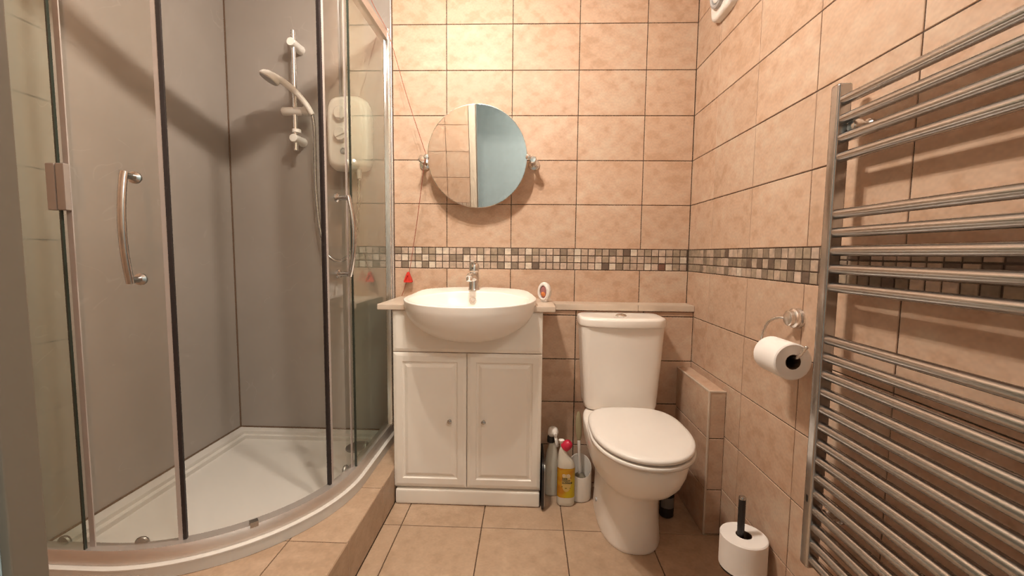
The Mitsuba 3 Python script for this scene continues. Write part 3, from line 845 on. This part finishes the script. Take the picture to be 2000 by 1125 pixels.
# toilet cleaner bottle
t = thing("cleaner_bottle", "bottle of toilet cleaner with red cap and yellow label", "bottle")
KX, KY = 0.1760, -0.262
bs = [(0.001, 0.033, 0.022, 0), (0.006, 0.0365, 0.026, 0), (0.02, 0.0372, 0.0265, 0), (0.10, 0.0365, 0.026, 0), (0.165, 0.0365, 0.026, 0), (0.182, 0.0355, 0.0255, -0.001), (0.197, 0.0300, 0.0235, -0.006), (0.212, 0.0225, 0.019, -0.0115), (0.228, 0.0170, 0.0165, -0.0145), (0.241, 0.0140, 0.0145, -0.013), (0.252, 0.0125, 0.013, -0.0085)]
put(t, "body", loft([e_ring(KX, KY, z, a, b, 2.6, 40, sh) for z, a, b, sh in bs]), "mat_bottle", 50)
put(t, "cap", lathe([(0.0140, -0.004), (0.0200, 0.0), (0.0212, 0.014), (0.0195, 0.027), (0.013, 0.036), (0, 0.039)], 28, (0.62, -0.12, 0.66), (KX - 0.0095, KY, 0.245)), "mat_cap_red", 40, label="red cap")
put(t, "hinge_tab", loft([e_ring(KX - 0.021, KY + 0.004, z, a, b) for z, a, b in ((0.250, 0.005, 0.004), (0.262, 0.007, 0.006), (0.270, 0.012, 0.010), (0.276, 0.013, 0.011), (0.279, 0.010, 0.008))]), "mat_white_plastic", 50, label="white tab beside the cap")
lb = []
for z in np.linspace(0.040, 0.166, 4):
    xy = superellipse(0.0374, 0.0271, 2.6, 120, KX, KY)
    xy = xy[(xy[:, 1] < KY - 0.004)]
    lb.append(np.column_stack([xy, np.full(len(xy), z)]))
lk = put(t, "label", loft(lb, False, False, closed=False), "mat_cleaner_label", 60, label="yellow label printed PINE TOILET CLEANER")


def on_label(m, x, z):
    m = m.copy()
    m.apply_transform(np.array([[1, 0, 0, x], [0, 0, -1, 0], [0, 1, 0, z], [0, 0, 0, 1]], float))
    m.vertices[:, 1] += KY - 0.0272
    u = np.clip(np.abs(m.vertices[:, 0] - KX) / 0.0374, 0, 0.98)
    m.vertices[:, 1] += 0.0271 * (1 - (1 - u ** 2.6) ** (1 / 2.6))
    return m


for w, z in (("PINE", 0.1195), ("TOILET", 0.1105), ("CLEANER", 0.1015)):
    put(lk, "print", on_label(meshkit.text_mesh(w, 0.0068, 0.0006, True), KX - 0.0185, z), "mat_black")
for cx_, cz_, r_ in ((KX - 0.011, 0.136, 0.0075), (KX + 0.008, 0.135, 0.0085)):
    put(lk, "print", on_label(trimesh.creation.cylinder(radius=r_, height=0.0006, sections=20), cx_, cz_), "mat_cream_print")
put(lk, "print", on_label(trimesh.creation.box((0.021, 0.0032, 0.0006)), KX + 0.006, 0.0820), "mat_olive_print")
put(lk, "print", on_label(trimesh.creation.cylinder(radius=0.0022, height=0.0006, sections=12), KX - 0.0175, 0.0885), "mat_olive_print")
put(lk, "print", on_label(trimesh.creation.cylinder(radius=0.0018, height=0.0006, sections=12), KX + 0.018, 0.1265), "mat_olive_print")

# brush and its holder
t = thing("brush_holder", "white round toilet brush holder with slanted open top", "brush holder")
HX, HY, HR = 0.2420, -0.210, 0.0490


def slant(r, zlow, zhigh, cx=HX, cy=HY, n=48):
    th = np.linspace(0, 2 * np.pi, n, endpoint=False)
    k = (1 + np.sin(th)) / 2
    return np.column_stack([cx + r * np.cos(th), cy + r * np.sin(th), zlow + (zhigh - zlow) * k])


put(t, "pot", loft([slant(HR * 0.90, 0.001, 0.001), slant(HR * 0.97, 0.006, 0.006), slant(HR, 0.06, 0.07), slant(HR, 0.108, 0.172), slant(HR - 0.0015, 0.111, 0.176), slant(HR - 0.004, 0.108, 0.172), slant(HR - 0.005, 0.05, 0.06), slant(HR - 0.008, 0.010, 0.010)]), "mat_white_plastic", 50)
t = thing("toilet_brush", "toilet brush with pale flattened handle standing in its white holder", "toilet brush")
p0, p1 = V(0.2420, -0.202, 0.075), V(0.2315, -0.190, 0.375)
ax = (p1 - p0)
put(t, "shaft", tube([p0 + ax * s for s in np.linspace(0, 0.58, 6)], np.linspace(0.006, 0.0075, 6), 12), "mat_white_plastic", True)
gs = [p0 + ax * s for s in np.linspace(0.56, 1.0, 9)]
put(t, "grip", tube(gs, [0.006, 0.010, 0.0125, 0.0135, 0.0140, 0.0135, 0.0125, 0.010, 0.004], 16, 0.45, up=(0, 1, 0)), "mat_brush_grip", True, label="translucent yellowish grip")
put(t, "bristles", lathe([(0.008, 0), (0.030, 0.008), (0.036, 0.03), (0.032, 0.065), (0.02, 0.085), (0.007, 0.09)], 24, "z", (0.2420, -0.205, 0.015)), "mat_bristle", 40, label="brown bristle head")

# dark bottle behind the pan
t = thing("dark_bottle", "small black bottle with pale label in the shadow right of the toilet", "bottle")
DX, DY = 0.5800, -0.322
put(t, "body", lathe([(0.024, 0), (0.028, 0.004), (0.028, 0.095), (0.024, 0.105), (0.012, 0.115)], 28, "z", (DX, DY, 0.0005)), "mat_black", 40)
put(t, "cap", lathe([(0.0125, 0), (0.0130, 0.002), (0.0130, 0.022), (0.011, 0.025)], 20, "z", (DX, DY, 0.114)), "mat_black", 40)
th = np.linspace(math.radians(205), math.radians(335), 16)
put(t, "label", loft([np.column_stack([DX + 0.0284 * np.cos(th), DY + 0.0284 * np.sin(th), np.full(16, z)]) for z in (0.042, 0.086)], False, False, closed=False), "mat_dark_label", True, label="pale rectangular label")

# ---------------------------------------------------------------- towel radiator
t = thing("towel_radiator", "tall metal towel radiator with many horizontal tubes on the right wall", "radiator")
RXC, RY0, RY1 = 0.6915, -0.9925, -1.500
for y0, y1 in ((RY0 - 0.028, RY0), (RY1 - 0.028, RY1)):
    po = put(t, "post", rbox(0.677, 0.708, y0, y1, 0.310, 1.436, 0.006, 3), "mat_satin", 40)
    put(po, "slot", rbox(0.6765, 0.680, (y0 + y1) / 2 - 0.004, (y0 + y1) / 2 + 0.004, 0.470, 0.488, 0.001), "mat_black", label="small dark slot")
zs = [1.398 - 0.0410 * k for k in range(4)] + [1.150 - 0.0408 * k for k in range(5)] + [0.8660 - 0.0411 * k for k in range(14)]
RAIL = mikit.ply(cyl((RXC, RY0 - 0.020, 0), (RXC, RY1 - 0.008, 0), 0.0112, 28), "mat_satin", 40)
for z in zs:
    scene[key_of_fast(t + "__tube")] = {**RAIL, "to_world": T().translate([0, 0, z])}
for y in (RY0 - 0.040, RY1 + 0.02):
    for z in (1.339, 0.45):
        b = put(t, "wall_bracket", join(cyl((XR - 0.001, y, z), (0.716, y, z), 0.010, 20), lathe([(0.014, 0), (0.016, 0.003), (0.016, 0.008), (0.010, 0.012)], 20, "-x", (XR - 0.001, y, z))), "mat_chrome", 40)
        put(b, "knob", lathe([(0.010, 0), (0.0150, 0.003), (0.0155, 0.014), (0.011, 0.021), (0, 0.022)], 22, "-x", (0.719, y, z)), "mat_chrome", 40)

# ---------------------------------------------------------------- toilet rolls
t = thing("toilet_roll_holder", "round chrome toilet roll holder with curved arm on the right wall", "toilet roll holder")
hy, hz = -0.828, 0.887
put(t, "base", lathe([(0.0275, 0), (0.0275, 0.004), (0.0255, 0.007), (0.0250, 0.009), (0.0265, 0.012), (0.0265, 0.017), (0.0230, 0.020), (0.0205, 0.021), (0.0205, 0.030), (0.017, 0.033), (0, 0.0335)], 36, "-x", (XR - 0.0005, hy, hz)), "mat_chrome", 40)
RXX, RZ = 0.680, 0.797
arm = catmull([(0.716, hy + 0.012, hz - 0.004), (0.706, hy + 0.032, hz - 0.003), (0.692, hy + 0.055, hz - 0.020), (0.684, hy + 0.066, hz - 0.055), (RXX, hy + 0.060, RZ + 0.012), (RXX, hy + 0.044, RZ + 0.002), (RXX, hy - 0.0, RZ), (RXX, hy - 0.085, RZ), (RXX, hy - 0.112, RZ + 0.012), (RXX, hy - 0.136, RZ + 0.038)], 6)
put(t, "arm", join(tube(arm, 0.0036, 12), ball(arm[-1], 0.0050, 1)), "mat_chrome", True)


def roll(name, label, axis, at, R, r, L, lab2=None):
    t = thing(name, label, "toilet roll", "rolls of toilet paper")
    put(t, "paper", lathe([(r, 0), (R - 0.003, 0), (R, 0.003), (R, L - 0.003), (R - 0.003, L), (r, L), (r, 0.0)], 56, axis, at), "mat_paper", 40)
    put(t, "core", lathe([(r - 0.0005, 0.0005), (r - 0.0005, L - 0.0005), (r - 0.002, L - 0.0005), (r - 0.002, 0.0005), (r - 0.0005, 0.0005)], 40, axis, at), "mat_card", 40, label="brown cardboard core")


roll("toilet_roll", "white toilet roll hanging on the chrome wall holder", "-y", (RXX, -0.813, RZ - 0.010), 0.0475, 0.0195, 0.104)

t = thing("roll_stand", "black floor stand pole for spare toilet rolls beside the radiator", "toilet roll stand")
SXx, SYy = 0.668, -0.752
put(t, "base", lathe([(0.072, 0), (0.072, 0.006), (0.066, 0.010), (0.012, 0.013)], 40, "z", (SXx, SYy, 0.0005)), "mat_black", 40)
put(t, "pole", cyl((SXx - 0.010, SYy, 0.010), (SXx - 0.010, SYy, 0.326), 0.0100, 20, 0.001), "mat_black", 40)
put(t, "pole_cap", lathe([(0.0102, 0), (0.0102, 0.005), (0.008, 0.008), (0, 0.0085)], 20, "z", (SXx - 0.010, SYy, 0.326)), "mat_satin", 40, label="metal cap of the pole")
put(t, "support", lathe([(0.012, -0.008), (0.060, -0.004), (0.060, 0.0), (0.012, 0.0)], 36, "z", (SXx - 0.004, SYy, 0.112)), "mat_black", 40)
roll("toilet_roll_001", "white toilet roll threaded on the black floor stand", "z", (SXx, SYy, 0.1125), 0.066, 0.0225, 0.100)

# ---------------------------------------------------------------- extractor fan
t = thing("extractor_fan", "white wall extractor fan cut by the top edge on the right wall", "extractor fan")
FYc, FZc = -0.290, 2.052
sec = []
for d, i in ((0, 0), (0.018, 0), (0.026, 0.004), (0.030, 0.012), (0.030, 0.022)):
    xy = superellipse(0.092 - i, 0.092 - i, 4.5, 72)
    sec.append(np.column_stack([np.full(72, XR - 0.0005 - d), FYc - xy[:, 0], FZc + xy[:, 1]]))
put(t, "housing", loft(sec), "mat_white_plastic", 40)
put(t, "grille_ring", lathe([(0.062, 0), (0.062, 0.014), (0.056, 0.017), (0.050, 0.014), (0.050, 0.002)], 48, "-x", (XR - 0.030, FYc, FZc)), "mat_grey_plastic", 40, label="grey ring")
put(t, "cover", lathe([(0.044, 0), (0.044, 0.012), (0.038, 0.016), (0, 0.018)], 40, "-x", (XR - 0.030, FYc, FZc)), "mat_white_plastic", 40)

# ---------------------------------------------------------------- lamps
t = thing("ceiling_lamp", "small ceiling lamp with two lit bulbs above the middle of the bathroom", "lamp")
FX, FY = -0.3175, -0.9125
put(t, "ceiling_plate", lathe([(0.055, 0), (0.055, 0.014), (0.045, 0.022), (0.012, 0.026)], 36, (0, 0, -1), (FX, FY, CEIL - 0.0005)), "mat_white_plastic", 40)
for L in LAMPS:
    put(t, "arm", tube(catmull([(FX, FY, CEIL - 0.022), ((FX + L[0]) / 2, (FY + L[1]) / 2, CEIL - 0.050), (L[0], L[1], CEIL - 0.062), (L[0], L[1], L[2] + 0.030)], 6), 0.008, 12), "mat_chrome", True)
    put(t, "holder", lathe([(0.010, 0), (0.016, 0.006), (0.018, 0.022), (0.014, 0.024)], 24, (0, 0, -1), (L[0], L[1], L[2] + 0.040)), "mat_white_plastic", 40)
    k = key_of(t + "__bulb")
    put(k, "collar", lathe([(BULB_R * 0.98, -0.003), (BULB_R * 1.04, 0.0), (BULB_R * 0.95, 0.012), (0.014, 0.030)], 32, "z", L), "mat_white_plastic", 40, label="white base of the bulb")
    scene[k] = {**mikit.ply(lathe([(BULB_R * math.cos(u), BULB_R * math.sin(u)) for u in np.linspace(0.0, math.pi / 2 - 0.02, 14)] + [(0, BULB_R)], 40, (0, 0, -1), (L[0], L[1], L[2] - 0.004)), "mat_ceiling", True), "emitter": {"type": "area", "radiance": rgb(*BULB_RADIANCE)}}
    labels[k] = {"label": "lit bulb"}
t = thing("hall_fill_lamp", "unseen fill lamp added in the hallway to light the room through the door", "lamp")  # added unseen fill source, brightens the cabinet and the hall wall
put(t, "frame", lathe([(0.17, 0), (0.17, 0.03), (0.155, 0.04)], 40, (0, 0, -1), (0.62, -2.38, CEIL - 0.0005)), "mat_white_plastic", 40)
scene[t + "__diffuser"] = {**mikit.ply(lathe([(0.15, 0), (0.15, 0.002), (0, 0.004)], 40, (0, 0, -1), (0.62, -2.38, CEIL - 0.041)), "mat_ceiling", False), "emitter": {"type": "area", "radiance": rgb(*HALL_FILL_RADIANCE)}}
